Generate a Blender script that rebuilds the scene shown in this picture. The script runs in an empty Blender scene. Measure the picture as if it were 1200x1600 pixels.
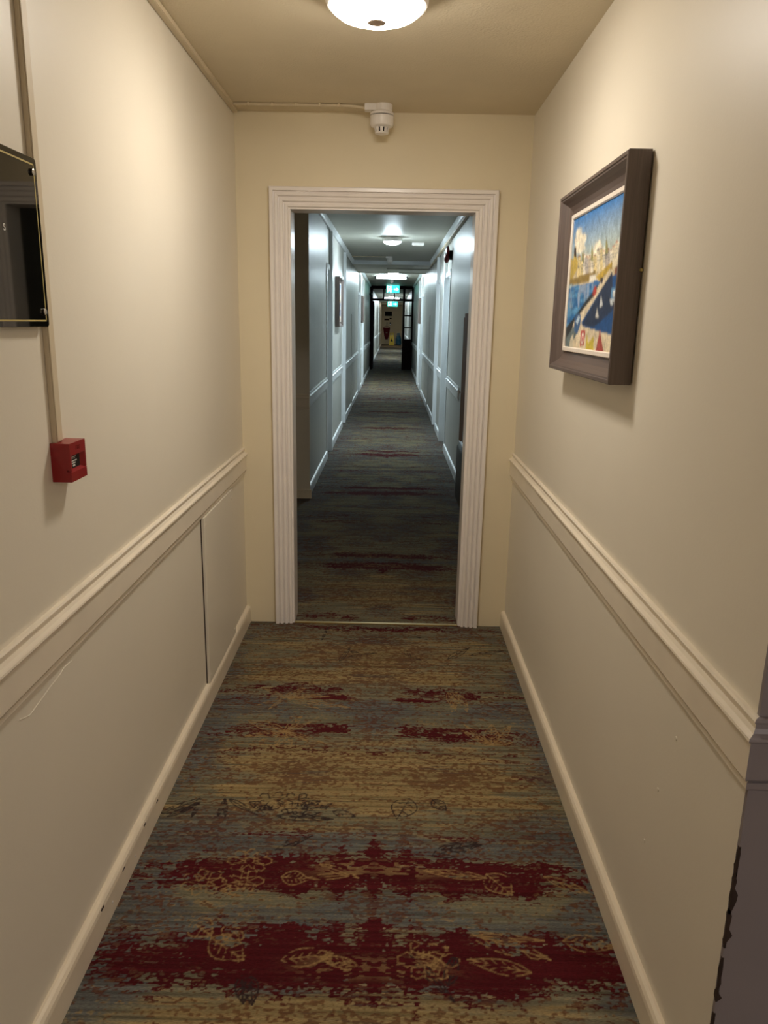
import bpy, math, random
import numpy as np
from mathutils import Matrix, Vector
C = bpy.context.scene.collection
S = bpy.context.scene
# ---------------------------------------------------------------- camera, world, exposure
cam = bpy.data.cameras.new('camera'); cam_o = bpy.data.objects.new('camera', cam); C.objects.link(cam_o)
F_PX, PITCH, YAW, ROLL = 1185.18, .2456, -.0056, .0195
cam.sensor_fit = 'VERTICAL'; cam.sensor_height = 32.0; cam.lens = F_PX * 32.0 / 1600.0
cam.clip_start = .05; cam.clip_end = 200
_f = Vector((math.sin(YAW)*math.cos(PITCH), math.cos(YAW)*math.cos(PITCH), -math.sin(PITCH)))
_r0 = Vector((math.cos(YAW), -math.sin(YAW), 0)); _u0 = _r0.cross(_f)
_r = _r0*math.cos(ROLL) + _u0*math.sin(ROLL); _u = -_r0*math.sin(ROLL) + _u0*math.cos(ROLL)
cam_o.matrix_world = Matrix(((_r.x,_u.x,-_f.x,.0227),(_r.y,_u.y,-_f.y,-3.6265),(_r.z,_u.z,-_f.z,1.5),(0,0,0,1)))
S.camera = cam_o
w = bpy.data.worlds.new('world'); S.world = w; w.use_nodes = True
w.node_tree.nodes['Background'].inputs[0].default_value = (.02,.018,.016,1); w.node_tree.nodes['Background'].inputs[1].default_value = .3
S.view_settings.view_transform = 'Standard'; S.view_settings.look = 'None'
S.view_settings.exposure = 0.0; S.view_settings.gamma = 1.0; S.view_settings.use_curve_mapping = False
NEAR_LAMP = ((1.0,.925,.82), 84.0)      # warm dome above the near passage
FAR_LAMP = ((.74,.91,1.0), 300.0)       # cool domes of the long corridor
BATTEN = ((.75,.93,1.0), 75.0)
LOBBY_FILL = ((1.0,.93,.92), 115.0)  # added dome behind the viewer, fill for the near passage
PASSAGE_FILL = ((1.0,.80,.55), 9.0); END_FILL = ((1.0,.88,.66), 90.0)        # added warm fill domes: side passage and far end
# ---------------------------------------------------------------- materials
def lin(c):
    return tuple(((v/255)/12.92 if v/255 <= .04045 else ((v/255+.055)/1.055)**2.4) for v in c)
def mat(name, rgb, rough=.5, metal=0, var=.06, vscale=6, bump=0, bscale=200, stretch=(1,1,1), emit=None, spec=.5, coat=0):
    m = bpy.data.materials.new(name); m.use_nodes = True; nt = m.node_tree; b = nt.nodes['Principled BSDF']
    b.inputs['Roughness'].default_value = rough; b.inputs['Metallic'].default_value = metal
    b.inputs['Specular IOR Level'].default_value = spec; b.inputs['Coat Weight'].default_value = coat
    tc = nt.nodes.new('ShaderNodeTexCoord'); mp = nt.nodes.new('ShaderNodeMapping'); mp.inputs['Scale'].default_value = stretch
    nt.links.new(tc.outputs['Object'], mp.inputs['Vector'])
    n = nt.nodes.new('ShaderNodeTexNoise'); n.inputs['Scale'].default_value = vscale; n.inputs['Detail'].default_value = 5
    nt.links.new(mp.outputs[0], n.inputs['Vector'])
    r = nt.nodes.new('ShaderNodeMapRange'); r.inputs['From Min'].default_value = .3; r.inputs['From Max'].default_value = .7
    r.inputs['To Min'].default_value = 1-var; r.inputs['To Max'].default_value = 1+var
    nt.links.new(n.outputs['Fac'], r.inputs['Value'])
    mx = nt.nodes.new('ShaderNodeVectorMath'); mx.operation = 'SCALE'; mx.inputs[0].default_value = lin(rgb)
    nt.links.new(r.outputs[0], mx.inputs['Scale']); nt.links.new(mx.outputs[0], b.inputs['Base Color'])
    if bump:
        n2 = nt.nodes.new('ShaderNodeTexNoise'); n2.inputs['Scale'].default_value = bscale; n2.inputs['Detail'].default_value = 3
        nt.links.new(mp.outputs[0], n2.inputs['Vector'])
        bp = nt.nodes.new('ShaderNodeBump'); bp.inputs['Strength'].default_value = bump; bp.inputs['Distance'].default_value = .002
        nt.links.new(n2.outputs['Fac'], bp.inputs['Height']); nt.links.new(bp.outputs[0], b.inputs['Normal'])
    if emit:
        b.inputs['Emission Color'].default_value = (*emit[0],1); b.inputs['Emission Strength'].default_value = emit[1]
    return m
def attr_mat(name, rough, bump=0, bscale=400, weave=False, spec=.3, coat=0):
    m = bpy.data.materials.new(name); m.use_nodes = True; nt = m.node_tree; b = nt.nodes['Principled BSDF']
    a = nt.nodes.new('ShaderNodeVertexColor'); a.layer_name = 'paint'
    b.inputs['Roughness'].default_value = rough; b.inputs['Specular IOR Level'].default_value = spec; b.inputs['Coat Weight'].default_value = coat
    tc = nt.nodes.new('ShaderNodeTexCoord'); mp = nt.nodes.new('ShaderNodeMapping'); nt.links.new(tc.outputs['Object'], mp.inputs['Vector'])
    if weave: mp.inputs['Scale'].default_value = (.25, 1, 1)
    n = nt.nodes.new('ShaderNodeTexNoise'); n.inputs['Scale'].default_value = bscale; n.inputs['Detail'].default_value = 2
    nt.links.new(mp.outputs[0], n.inputs['Vector'])
    r = nt.nodes.new('ShaderNodeMapRange'); r.inputs['From Min'].default_value = .3; r.inputs['From Max'].default_value = .7
    r.inputs['To Min'].default_value = .75; r.inputs['To Max'].default_value = 1.25
    nt.links.new(n.outputs['Fac'], r.inputs['Value'])
    mx = nt.nodes.new('ShaderNodeVectorMath'); mx.operation = 'SCALE'
    nt.links.new(a.outputs['Color'], mx.inputs[0]); nt.links.new(r.outputs[0], mx.inputs['Scale']); nt.links.new(mx.outputs[0], b.inputs['Base Color'])
    if bump:
        bp = nt.nodes.new('ShaderNodeBump'); bp.inputs['Strength'].default_value = bump; bp.inputs['Distance'].default_value = .002
        nt.links.new(n.outputs['Fac'], bp.inputs['Height']); nt.links.new(bp.outputs[0], b.inputs['Normal'])
    return m
M = dict(
 wall=mat('cream_wall_paint',(233,224,206),.42,var=.02,vscale=2,bump=.12,bscale=120),
 end=mat('cream_end_paint',(236,222,190),.5,var=.025,vscale=3,bump=.15,bscale=140),
 ceil=mat('ceiling_paint',(222,208,180),.75,var=.03,vscale=4,bump=.7,bscale=150),
 fwall=mat('satin_corridor_paint',(200,199,192),.38,var=.03,vscale=2,bump=.25,bscale=18,stretch=(3,3,.15)),
 fceil=mat('corridor_ceiling_paint',(205,203,190),.5,var=.03,vscale=3,bump=.2,bscale=60),
 dado=mat('cream_gloss_trim',(238,226,206),.3,var=.03,vscale=8,bump=.1,bscale=30),
 base=mat('cream_gloss_baseboard',(238,224,200),.3,var=.05,vscale=10,bump=.15,bscale=25),
 casing=mat('white_gloss_casing',(247,239,232),.28,var=.02,vscale=10,bump=.03,bscale=30),
 ftrim=mat('white_corridor_trim',(240,243,244),.3,var=.02),
 grey=mat('grey_mauve_paint',(140,131,132),.4,var=.04,vscale=5,bump=.1),
 dark_chip=mat('bare_dark_wood',(52,36,28),.8,var=.3,vscale=60),
 white=mat('white_plastic',(242,236,230),.3,var=.01),
 cond=mat('painted_conduit',(214,198,168),.45,var=.03),
 near_glow=mat('lamp_diffuser',(255,250,240),.4,emit=NEAR_LAMP),
 far_glow=mat('cool_lamp_diffuser',(250,252,255),.4,emit=FAR_LAMP),
 batten_glow=mat('cool_tube',(250,252,255),.4,emit=BATTEN),
 passage_fill_glow=mat('passage_fill_diffuser',(250,245,235),.4,emit=PASSAGE_FILL),
 end_fill_glow=mat('end_fill_diffuser',(250,245,235),.4,emit=END_FILL),
 lobby_fill_glow=mat('lobby_fill_diffuser',(250,250,250),.4,emit=LOBBY_FILL),
 sensor=mat('sensor_lens',(186,166,150),.4,var=.02),
 red=mat('red_call_point_plastic',(142,10,17),.3,var=.03),
 redd=mat('dark_red_plastic',(110,14,20),.35,var=.05),
 black=mat('black_plastic',(14,13,13),.5,var=.1,spec=.25),
 acrylic=mat('black_gloss_acrylic',(7,7,6),.03,var=.1,spec=.6),
 gold=mat('gold_line',(196,178,110),.4,var=.03),
 chrome=mat('brushed_chrome',(200,196,190),.2,metal=1,var=.03),
 ink=mat('white_print',(222,220,212),.5,var=.02),
 rframe=mat('bronze_grey_frame',(100,86,80),.38,metal=.0,var=.16,vscale=30,stretch=(1,.06,.06),bump=.1,bscale=40),
 rframe_v=mat('bronze_grey_frame_upright',(100,86,80),.38,var=.16,vscale=30,stretch=(8,8,.3),bump=.1,bscale=40),
 slip=mat('white_painted_slip',(240,228,214),.45,var=.02),
 canvas=attr_mat('painted_canvas',.5,bump=.25,bscale=500),
 carpet=attr_mat('patterned_carpet',.95,bump=.9,bscale=420,weave=True,spec=.1),
 brass=mat('brass_strip',(176,148,84),.45,metal=.7,var=.06),
 timber=mat('dark_stained_timber',(26,11,10),.75,spec=.12,var=.25,vscale=20,stretch=(4,4,.3)),
 brown=mat('brown_wood',(120,76,40),.7,spec=.15,var=.2,vscale=20,stretch=(5,5,.3)),
 leather=mat('black_leather',(24,24,25),.42,var=.15,vscale=30,bump=.3,bscale=160),
 piping=mat('grey_piping',(120,122,122),.5,var=.05),
 exit_g=mat('exit_green_face',(30,200,170),.4,emit=((.03,.75,.62),2.6)),
 exit_w=mat('exit_white_mark',(240,255,250),.4,emit=((.75,1.0,.95),4.0)),
 yellow=mat('yellow_plastic',(212,190,20),.4,var=.04),
 blue=mat('blue_bag_plastic',(60,128,168),.35,var=.35,vscale=14,bump=.8,bscale=14),
 burg=mat('burgundy_fabric',(112,14,30),.8,var=.1,vscale=30),
 screen=mat('dark_panel',(10,10,11),.6,var=.1,spec=.1),
)
g = bpy.data.materials.new('clear_glass'); g.use_nodes = True
gb = g.node_tree.nodes['Principled BSDF']; gb.inputs['Transmission Weight'].default_value = 1; gb.inputs['Roughness'].default_value = .02; gb.inputs['IOR'].default_value = 1.03
gn = g.node_tree.nodes.new('ShaderNodeTexNoise'); gr = g.node_tree.nodes.new('ShaderNodeMapRange'); gr.inputs['To Min'].default_value = .0; gr.inputs['To Max'].default_value = .05
g.node_tree.links.new(gn.outputs['Fac'], gr.inputs['Value']); g.node_tree.links.new(gr.outputs[0], gb.inputs['Roughness'])
M['glass'] = g
# ---------------------------------------------------------------- mesh helpers
class B:
    def __init__(s): s.v = []; s.f = []
    def add(s, vs, fs):
        o = len(s.v); s.v += [tuple(x) for x in vs]; s.f += [tuple(i+o for i in f) for f in fs]; return s
    def box(s, x0, x1, y0, y1, z0, z1):
        return s.add([(x0,y0,z0),(x1,y0,z0),(x1,y1,z0),(x0,y1,z0),(x0,y0,z1),(x1,y0,z1),(x1,y1,z1),(x0,y1,z1)],
                     [(0,3,2,1),(4,5,6,7),(0,1,5,4),(1,2,6,5),(2,3,7,6),(3,0,4,7)])
    def loft(s, rings, caps=True):
        n = len(rings[0]); vs = [p for r in rings for p in r]; fs = []
        for k in range(len(rings)-1):
            for i in range(n):
                j = (i+1) % n; fs.append((k*n+i, k*n+j, (k+1)*n+j, (k+1)*n+i))
        if caps: fs += [tuple(range(n-1,-1,-1)), tuple(range((len(rings)-1)*n, len(rings)*n))]
        return s.add(vs, fs)
    def lathe(s, prof, c, n=32, axis='z', sc=(1,1)):
        rings = []
        for r, h in prof:
            ring = []
            for i in range(n):
                a = 2*math.pi*i/n; p, q = max(r,1e-4)*math.cos(a)*sc[0], max(r,1e-4)*math.sin(a)*sc[1]
                ring.append({'z':(c[0]+p,c[1]+q,c[2]+h),'x':(c[0]+h,c[1]+p,c[2]+q),'y':(c[0]+p,c[1]+h,c[2]+q)}[axis])
            rings.append(ring)
        return s.loft(rings)
    def tube(s, path, r, n=10):
        rings = []
        P = [Vector(p) for p in path]
        for k, p in enumerate(P):
            d = (P[min(k+1,len(P)-1)] - P[max(k-1,0)]).normalized()
            up = Vector((0,0,1)) if abs(d.z) < .9 else Vector((1,0,0))
            a = d.cross(up).normalized(); b = a.cross(d)
            rings.append([tuple(p + r*(math.cos(2*math.pi*i/n)*a + math.sin(2*math.pi*i/n)*b)) for i in range(n)])
        return s.loft(rings)
    def build(s, name, m, parent=None, bevel=0, smooth=False):
        me = bpy.data.meshes.new(name); me.from_pydata(s.v, [], s.f); me.update()
        import bmesh
        bm = bmesh.new(); bm.from_mesh(me); bmesh.ops.recalc_face_normals(bm, faces=bm.faces); bm.to_mesh(me); bm.free()
        o = bpy.data.objects.new(name, me); C.objects.link(o); me.materials.append(M[m])
        if smooth:
            me.polygons.foreach_set('use_smooth', [True]*len(me.polygons))
            e = o.modifiers.new('edges','EDGE_SPLIT'); e.split_angle = math.radians(38)
        if bevel:
            b = o.modifiers.new('soft','BEVEL'); b.width = bevel; b.segments = 2; b.limit_method = 'ANGLE'
        if parent is not None:
            o.parent = parent
            if parent.type == 'EMPTY': o.matrix_parent_inverse = Matrix.Translation(-parent.location)
        return o
def thing(name, loc, label=None, cat=None, group=None, kind=None):
    o = bpy.data.objects.new(name, None); C.objects.link(o); o.location = loc; o.empty_display_size = .05
    return tag(o, label, cat, group, kind)
def tag(o, label=None, cat=None, group=None, kind=None):
    for k, v in (('label',label),('category',cat),('group',group),('kind',kind)):
        if v: o[k] = v
    return o
def struct(o): o['kind'] = 'structure'; return o
def copy_tree(o, parent=None):
    c = o.copy(); C.objects.link(c)
    if parent is not None: c.parent = parent
    for ch in list(o.children): copy_tree(ch, c)
    return c
# ---------------------------------------------------------------- floor: patterned carpet woven as colour on a fine grid
def vn(x, y, seed):
    rs = np.random.RandomState(seed); T = rs.rand(512,512).astype(np.float32)
    xi = np.floor(x).astype(np.int32); yi = np.floor(y).astype(np.int32); fx = x-xi; fy = y-yi
    fx = fx*fx*(3-2*fx); fy = fy*fy*(3-2*fy)
    a = T[yi%512, xi%512]; b = T[yi%512,(xi+1)%512]; c = T[(yi+1)%512, xi%512]; d = T[(yi+1)%512,(xi+1)%512]
    return (a*(1-fx)+b*fx)*(1-fy) + (c*(1-fx)+d*fx)*fy
def fbm(x, y, seed, o=3):
    s = 0; a = .5; n = 0
    for k in range(o): s = s + a*vn(x*2**k, y*2**k, seed+k*7); n += a; a *= .55
    return s/n
def sm(a, b, x):
    t = np.clip((x-a)/(b-a), 0, 1); return t*t*(3-2*t)
# bands: centre, half width, strength, half length across, inner gap
BANDS = [(-1.80,.075,1.0,.62,0),(-2.11,.09,1.05,.66,0),(-.735,.045,.74,.62,.10),(-.80,.022,.9,.3,.07),(-1.055,.05,.78,.6,.08),(-1.02,.02,.85,.4,.06),
 (-.62,.03,.45,.6,.25),(-1.19,.035,.5,.6,.0),(-.065,.035,.8,.45,0),(-.31,.03,.4,.7,.5),(-1.33,.03,.42,.7,.45),(-1.62,.05,.42,.4,.1),(-2.32,.05,.4,.7,.3),
 (.09,.05,.62,.6,.1),(.33,.03,.35,.6,.2),(.95,.075,.95,.42,0),(1.17,.06,.9,.36,0),(1.5,.05,.4,.5,.1),(2.03,.05,.62,.6,.12),(2.2,.045,.55,.6,.25),(2.55,.05,.35,.6,.1),
 (3.06,.08,.95,.45,0),(3.27,.06,.9,.4,0),(4.1,.06,.6,.6,.15),(4.35,.05,.5,.6,.2),(5.08,.1,.85,.4,0),(5.33,.07,.8,.35,0),(6.3,.08,.6,.6,.2),(6.55,.07,.5,.6,.2),
 (7.36,.12,.8,.4,0),(9.4,.13,.75,.45,0),(11.7,.16,.7,.45,0),(14.0,.2,.6,.5,0),(17,.25,.5,.5,0),(20,.25,.5,.5,0)]
LEAVES= [('t',-0.384,-0.802,-0.484,-0.866,0.018,5),('t',-0.384,-0.802,-0.488,-0.718,0.02,5),('t',-0.384,-0.802,-0.308,-0.709,0.03,5),('t',-0.384,-0.802,-0.243,-0.768,0.02,5),('t',-0.384,-0.802,-0.189,-0.782,0.015,5),('t',-0.384,-0.802,-0.1,-0.88,0.03,5),('t',-0.384,-0.802,-0.232,-0.891,0.02,5),('t',-0.384,-0.802,-0.435,-0.9,0.012,5),('t',-0.348,-1.066,-0.49,-1.104,0.03,5),('t',-0.348,-1.066,-0.499,-0.992,0.05,5),('t',-0.348,-1.066,-0.432,-1.137,0.02,5),('t',-0.348,-1.066,-0.369,-1.169,0.03,5),('t',-0.348,-1.066,-0.312,-1.158,0.03,5),('t',-0.348,-1.066,-0.257,-1.13,0.02,5),('t',-0.348,-1.066,-0.198,-1.136,0.02,5),('t',-0.348,-1.066,-0.297,-0.944,0.03,5),('t',-0.348,-1.066,-0.257,-0.992,0.02,5),('t',-0.348,-1.066,-0.419,-0.999,0.02,5),('t',0.289,-0.727,0.309,-0.877,0.03,3),('t',0.327,-0.725,0.293,-0.888,0.03,3),('t',0.303,-0.715,0.361,-0.864,0.04,3),('t',0.336,-0.741,0.354,-0.885,0.03,3),('t',0.42,-1.128,0.439,-0.981,0.05,7),('t',0.42,-1.128,0.512,-0.987,0.04,7),('t',0.42,-1.128,0.332,-0.985,0.02,7),('t',0.42,-1.128,0.321,-1.033,0.03,7),('t',0.42,-1.128,0.499,-1.107,0.02,7),('t',0.42,-1.128,0.332,-1.114,0.02,7),('t',0.249,-2.017,0.441,-2.095,0.05,6),('t',0.261,-2.025,0.437,-2.036,0.02,6),('t',0.387,-2.134,0.238,-2.101,0.04,6),('t',0.485,-2.035,0.609,-2.051,0.05,6),('t',-0.458,-2.001,-0.398,-2.045,0.06,6),('t',-0.336,-2.018,-0.36,-2.06,0.06,6),('t',-0.397,-2.051,-0.304,-2.117,0.07,6),('t',0.481,-1.808,0.599,-1.873,0.03,6),('t',0.32,-1.803,0.38,-1.88,0.07,6),('t',-0.252,-1.832,-0.176,-1.84,0.05,6),('t',0.097,-2.105,0.194,-2.064,0.06,6),('t',0.172,-2.159,0.121,-2.085,0.06,6),('t',-0.316,-1.871,-0.408,-1.891,0.05,6),('t',-0.15,-1.778,-0.039,-1.83,0.02,6),('t',-0.18,-1.835,-0.039,-1.815,0.02,6),('t',0.318,-1.819,0.141,-1.794,0.03,6),('t',-0.212,-2.114,-0.09,-2.092,0.05,6),('t',-0.026,-2.131,-0.12,-2.102,0.03,6),('d',0.112,-1.463,0.07,-1.569,0.075,5),('d',0.186,-1.467,0.226,-1.519,0.04,5),('d',-0.487,-1.577,-0.484,-1.479,0.01,5),('d',-0.463,-1.576,-0.484,-1.479,0.01,5),('d',-0.47,-1.485,-0.382,-1.554,0.02,5),('d',-0.383,-1.548,-0.326,-1.526,0.06,5),('d',-0.402,-1.499,-0.317,-1.545,0.03,5),('d',-0.132,-1.538,-0.06,-1.561,0.03,5),('d',-0.229,-1.567,-0.139,-1.499,0.03,5),('d',-0.235,-1.523,-0.177,-1.487,0.035,5),('d',-0.309,-1.567,-0.129,-1.576,0.03,5),('d',0.171,-1.735,0.308,-1.669,0.05,5),('d',0.2,-1.706,0.32,-1.68,0.03,5),('d',-0.668,-1.571,-0.55,-1.481,0.03,5),('d',-0.641,-1.582,-0.562,-1.515,0.02,5),('d',-0.61,-1.562,-0.555,-1.495,0.01,5),('d',-0.566,-1.58,-0.56,-1.508,0.01,5),('d',-0.286,-1.723,-0.181,-1.651,0.02,5),('d',-0.26,-1.705,-0.218,-1.67,0.03,5),('d',0.312,-0.402,0.423,-0.269,0.035,5),('d',0.42,-0.355,0.594,-0.29,0.03,5),('d',-0.185,-0.455,-0.144,-0.299,0.02,5),('d',-0.145,-0.398,-0.019,-0.35,0.02,5),('d',-0.139,-0.342,-0.102,-0.354,0.02,5),('d',0.114,-0.307,0.141,-0.411,0.02,5),('d',0.142,-0.384,0.188,-0.422,0.02,5),('d',-0.285,-0.217,-0.27,-0.057,0.01,5),('d',0.173,-0.154,0.234,-0.189,0.01,5),('d',-0.299,-2.163,-0.282,-2.237,0.03,5),('d',-0.278,-2.163,-0.261,-2.24,0.03,5),('d',0.098,-2.086,0.2,-2.224,0.02,5),('d',0.186,-2.176,0.211,-2.083,0.03,5)]
FLOWERS= [('t',-0.463,-1.859,0.05,7),('t',-0.355,-1.851,0.045,6),('d',-0.326,-1.486,0.045,5),('d',-0.255,-1.49,0.045,6),('d',-0.204,-1.525,0.04,5),('t',-0.352,-1.771,0.05,8),('t',0.144,-2.104,0.06,6),('d',-0.742,-1.322,0.03,6),('d',-0.261,-1.556,0.03,5)]
def carpet_colour(X, Y):
    near = Y < 0
    x0 = np.where(near, -.038-.0235*Y, -.004); xm = np.abs(X-x0)
    warp = (fbm(X/.35, Y/.5, 3)-.5)*.05 + np.where(xm > .4, (xm-.4)**2*.5, 0)
    v = Y + warp
    mir = fbm(xm/.12, v/.022, 11, 4); mir2 = fbm(xm/.022, v/.0075, 21, 3)
    fine = .6*vn(X/.0085, Y/.0050, 31)+.4*vn(X/.017, Y/.009, 33); streak = fbm(X/.16, Y/.0075, 41, 2); row = vn(X/.6, Y/.0042, 51)
    big = fbm(X/.22, Y/.045, 61, 4); big2 = fbm(xm/.22, v/.12, 71, 2)
    # ground: blue grey, olive grey and gold
    gz = np.zeros_like(X)
    for c, h, s in ((-1.40,.17,1),(-1.22,.1,.7),(-.38,.22,.75),(-.62,.06,.7),(-2.29,.1,.9),(.5,.3,.75),(1.9,.3,.35),(2.6,.3,.2)): gz = gz + s*np.exp(-((v-c)/h)**2)
    bz = np.zeros_like(X)
    for c, h, s in ((-1.955,.06,1),(-1.68,.05,.8),(-.90,.10,1),(-2.2,.05,.7),(1.06,.06,1),(.15,.1,.4),(-1.56,.04,.3)): bz = bz + s*np.exp(-((v-c)/h)**2)
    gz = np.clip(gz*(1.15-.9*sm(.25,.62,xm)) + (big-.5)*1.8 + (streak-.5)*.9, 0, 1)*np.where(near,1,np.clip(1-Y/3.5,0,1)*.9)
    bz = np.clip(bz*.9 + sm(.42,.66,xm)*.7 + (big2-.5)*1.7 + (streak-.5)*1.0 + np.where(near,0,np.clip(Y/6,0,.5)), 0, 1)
    blue = np.array([.106,.106,.096]); olive = np.array([.160,.140,.088]); gold = np.array([.240,.175,.080]); mar = np.array([.066,.0065,.0085]); brown = np.array([.100,.036,.016]); tan = np.array([.36,.245,.105])
    w1 = sm(.2,.75,bz)[...,None]; w2 = sm(.25,.85,gz)[...,None]
    col = olive*(1-w1) + blue*w1; col = col*(1-w2) + gold*w2
    # darker and lighter weft rows
    col = col*(.50 + .72*row + .6*(streak-.3))[...,None]
    # tan flecks and brown flecks
    fl = sm(.54,.66,.5*fine+.5*streak + .05*w2[...,0])[...,None]; col = col*(1-.7*fl) + tan*.8*(.7+.5*row)[...,None]*.7*fl
    bf = sm(.525,.60,.4*mir2+.6*fine + .05*gz - .03*bz + (big2-.5)*.30)[...,None]; col = col*(1-.7*bf) + (brown*(1-.5*w1)+mar*.5*w1)*.7*bf
    nv = sm(.63,.69,streak + (big-.5)*.3)[...,None]*w1; col = col*(1-.55*nv) + np.array([.03,.035,.045])*.55*nv
    # maroon bands, ragged at their edges
    R = np.zeros_like(X)
    for c, h, s, ext, gap in BANDS:
        if gap: prof = sm(gap-.05, gap+.06, xm)
        else: prof = 1
        wob = (fbm(xm/.14, np.full_like(Y, c*3.1), 81, 2)-.5)*h*1.3
        spike = np.where((h >= .075), (np.exp(-(xm/.016)**2)*.06 + np.exp(-((xm-.095)/.014)**2)*.035 + np.exp(-((xm-.21)/.03)**2)*.02), 0)*(1 if c < 0 else .5)
        d = np.maximum(np.abs(v-c-wob) - spike, 0)/h
        R = np.maximum(R, s*prof*np.exp(-d**2.2*.62)*(1-.5*sm(ext*.55, ext+.12, xm)))
    R = R + (mir-.5)*.85 + (mir2-.5)*.6 + (fine-.5)*.75 + (streak-.5)*.5 - .02
    rm = sm(.50,.57,R)[...,None]
    holes = sm(.57,.64,.45*mir2+.4*fine+.15*mir)[...,None]*(1-sm(.95,1.25,R)[...,None])
    mcol = mar*(.75+.5*row)[...,None]
    rm = rm*(1-.8*holes)
    col = col*(1-rm) + mcol*rm
    # pale scrolls at the mirror axis inside the strong bands
    for c in (-1.785, -2.13, 1.16, .96):
        e = np.exp(-((v-c)/.035)**4)*np.exp(-((xm-.075)/.09)**2)*sm(.53,.57,fbm(xm/.022, v/.008, 91, 2)); e = e[...,None]*.5
        col = col*(1-e) + tan*.9*e
    return col*1.12
def strokes():
    out = []
    for c, bx, by, tx, ty, wd, n in LEAVES:
        b = np.array([bx,by]); t = np.array([tx,ty]); L = t-b; q = np.array([-L[1],L[0]])/max(np.linalg.norm(L),1e-6)
        for s in (1,-1): out.append((c, [b + L*k/8 + s*q*wd*.55*math.sin(math.pi*(k/8)**.8) for k in range(9)]))
        out.append((c, [b, t]))
        for k in range(1, n if wd >= .025 else 0):
            p = b + L*k/n
            for s in (1,-1): out.append((c, [p, p + L*.12 + s*q*wd*.38*math.sin(math.pi*(k/n)**.8)]))
    for c, cx, cy, r, n in FLOWERS:
        for k in range(n):
            a = 2*math.pi*k/n; d = np.array([math.cos(a)*1.25, math.sin(a)]); e = np.array([-d[1], d[0]]); o = np.array([cx,cy])
            out.append((c, [o + d*r*.3, o + d*r*.7 + e*r*.3, o + d*r + e*r*.1, o + d*r - e*r*.1, o + d*r*.7 - e*r*.3, o + d*r*.3]))
        out.append((c, [np.array([cx,cy]) + r*.28*np.array([math.cos(a),math.sin(a)]) for a in np.linspace(0,6.283,9)]))
    return out
def grid(x0, x1, y0, y1, dx, dy):
    nx = max(2,int(round((x1-x0)/dx))+1); ny = max(2,int(round((y1-y0)/dy))+1)
    xs = np.linspace(x0,x1,nx); ys = np.linspace(y0,y1,ny); X, Y = np.meshgrid(xs, ys)
    return xs, ys, X, Y
vs, fs, cs = [], [], []; off = 0
for (x0,x1,y0,y1,dx,dy) in ((-.69,.64,-2.42,0,.0025,.0028),(-.95,.75,0,3.2,.0045,.0055),(-.78,.78,3.2,10,.009,.014),(-.78,.78,10,22,.02,.05),(-.9,.9,22,50.2,.05,.12),
                            (-.69,2.6,-6.6,-2.42,.04,.03),(-2.6,-.95,0,3.2,.03,.02),(.75,1.6,0,3.2,.03,.02)):
    xs, ys, X, Y = grid(x0,x1,y0,y1,dx,dy)
    col = carpet_colour(X, Y)
    if y0 == -2.42:
        step = xs[1]-xs[0]; sty = ys[1]-ys[0]
        for c, pl in strokes():
            rgb = np.array([.34,.215,.085]) if c == 't' else np.array([.032,.020,.020])
            for a, b in zip(pl[:-1], pl[1:]):
                lo = np.minimum(a,b)-.006; hi = np.maximum(a,b)+.006
                i0, i1 = np.searchsorted(xs, (lo[0],hi[0])); j0, j1 = np.searchsorted(ys, (lo[1],hi[1]))
                if i1 <= i0 or j1 <= j0: continue
                PX = X[j0:j1,i0:i1]; PY = Y[j0:j1,i0:i1]; d = b-a; L2 = max(d@d, 1e-9)
                t = np.clip(((PX-a[0])*d[0] + (PY-a[1])*d[1])/L2, 0, 1)
                dist = np.hypot((PX-a[0]-t*d[0]), (PY-a[1]-t*d[1])*.8)
                m = (1-sm(.0011,.0032,dist))*(.55 if c == 't' else .85)*sm(.30,.50,fbm(PX/.02,PY/.008,5,2)); m = m[...,None]
                col[j0:j1,i0:i1] = col[j0:j1,i0:i1]*(1-m) + rgb*m
    ny, nx = X.shape
    vs.append(np.stack([X,Y,np.zeros_like(X)],-1).reshape(-1,3)); cs.append(np.concatenate([col,np.ones((ny,nx,1))],-1).reshape(-1,4))
    idx = (np.arange(ny*nx).reshape(ny,nx)+off); off += ny*nx
    fs.append(np.stack([idx[:-1,:-1],idx[:-1,1:],idx[1:,1:],idx[1:,:-1]],-1).reshape(-1,4))
def fast_mesh(name, V, Fq, Cc):
    me = bpy.data.meshes.new(name); me.vertices.add(len(V)); me.vertices.foreach_set('co', V.astype(np.float32).ravel())
    me.loops.add(Fq.size); me.loops.foreach_set('vertex_index', Fq.astype(np.int32).ravel())
    me.polygons.add(len(Fq)); me.polygons.foreach_set('loop_start', np.arange(0,Fq.size,4,dtype=np.int32))
    a = me.color_attributes.new('paint','FLOAT_COLOR','POINT'); a.data.foreach_set('color', Cc.astype(np.float32).ravel())
    me.update(calc_edges=True); me.validate()
    o = bpy.data.objects.new(name, me); C.objects.link(o); return o
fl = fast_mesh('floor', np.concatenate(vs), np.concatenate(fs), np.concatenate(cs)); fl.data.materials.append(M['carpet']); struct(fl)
# ---------------------------------------------------------------- room shell
XL, XR, HC = -.687, .625, 2.384
FX, FH = .687, 2.52
B().box(XL-.15,XL,-6.6,0,0,HC+.1).build('wall_left','wall')
B().box(XR,XR+.15,-2.512,0,0,HC+.1).build('wall_right','wall')
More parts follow.
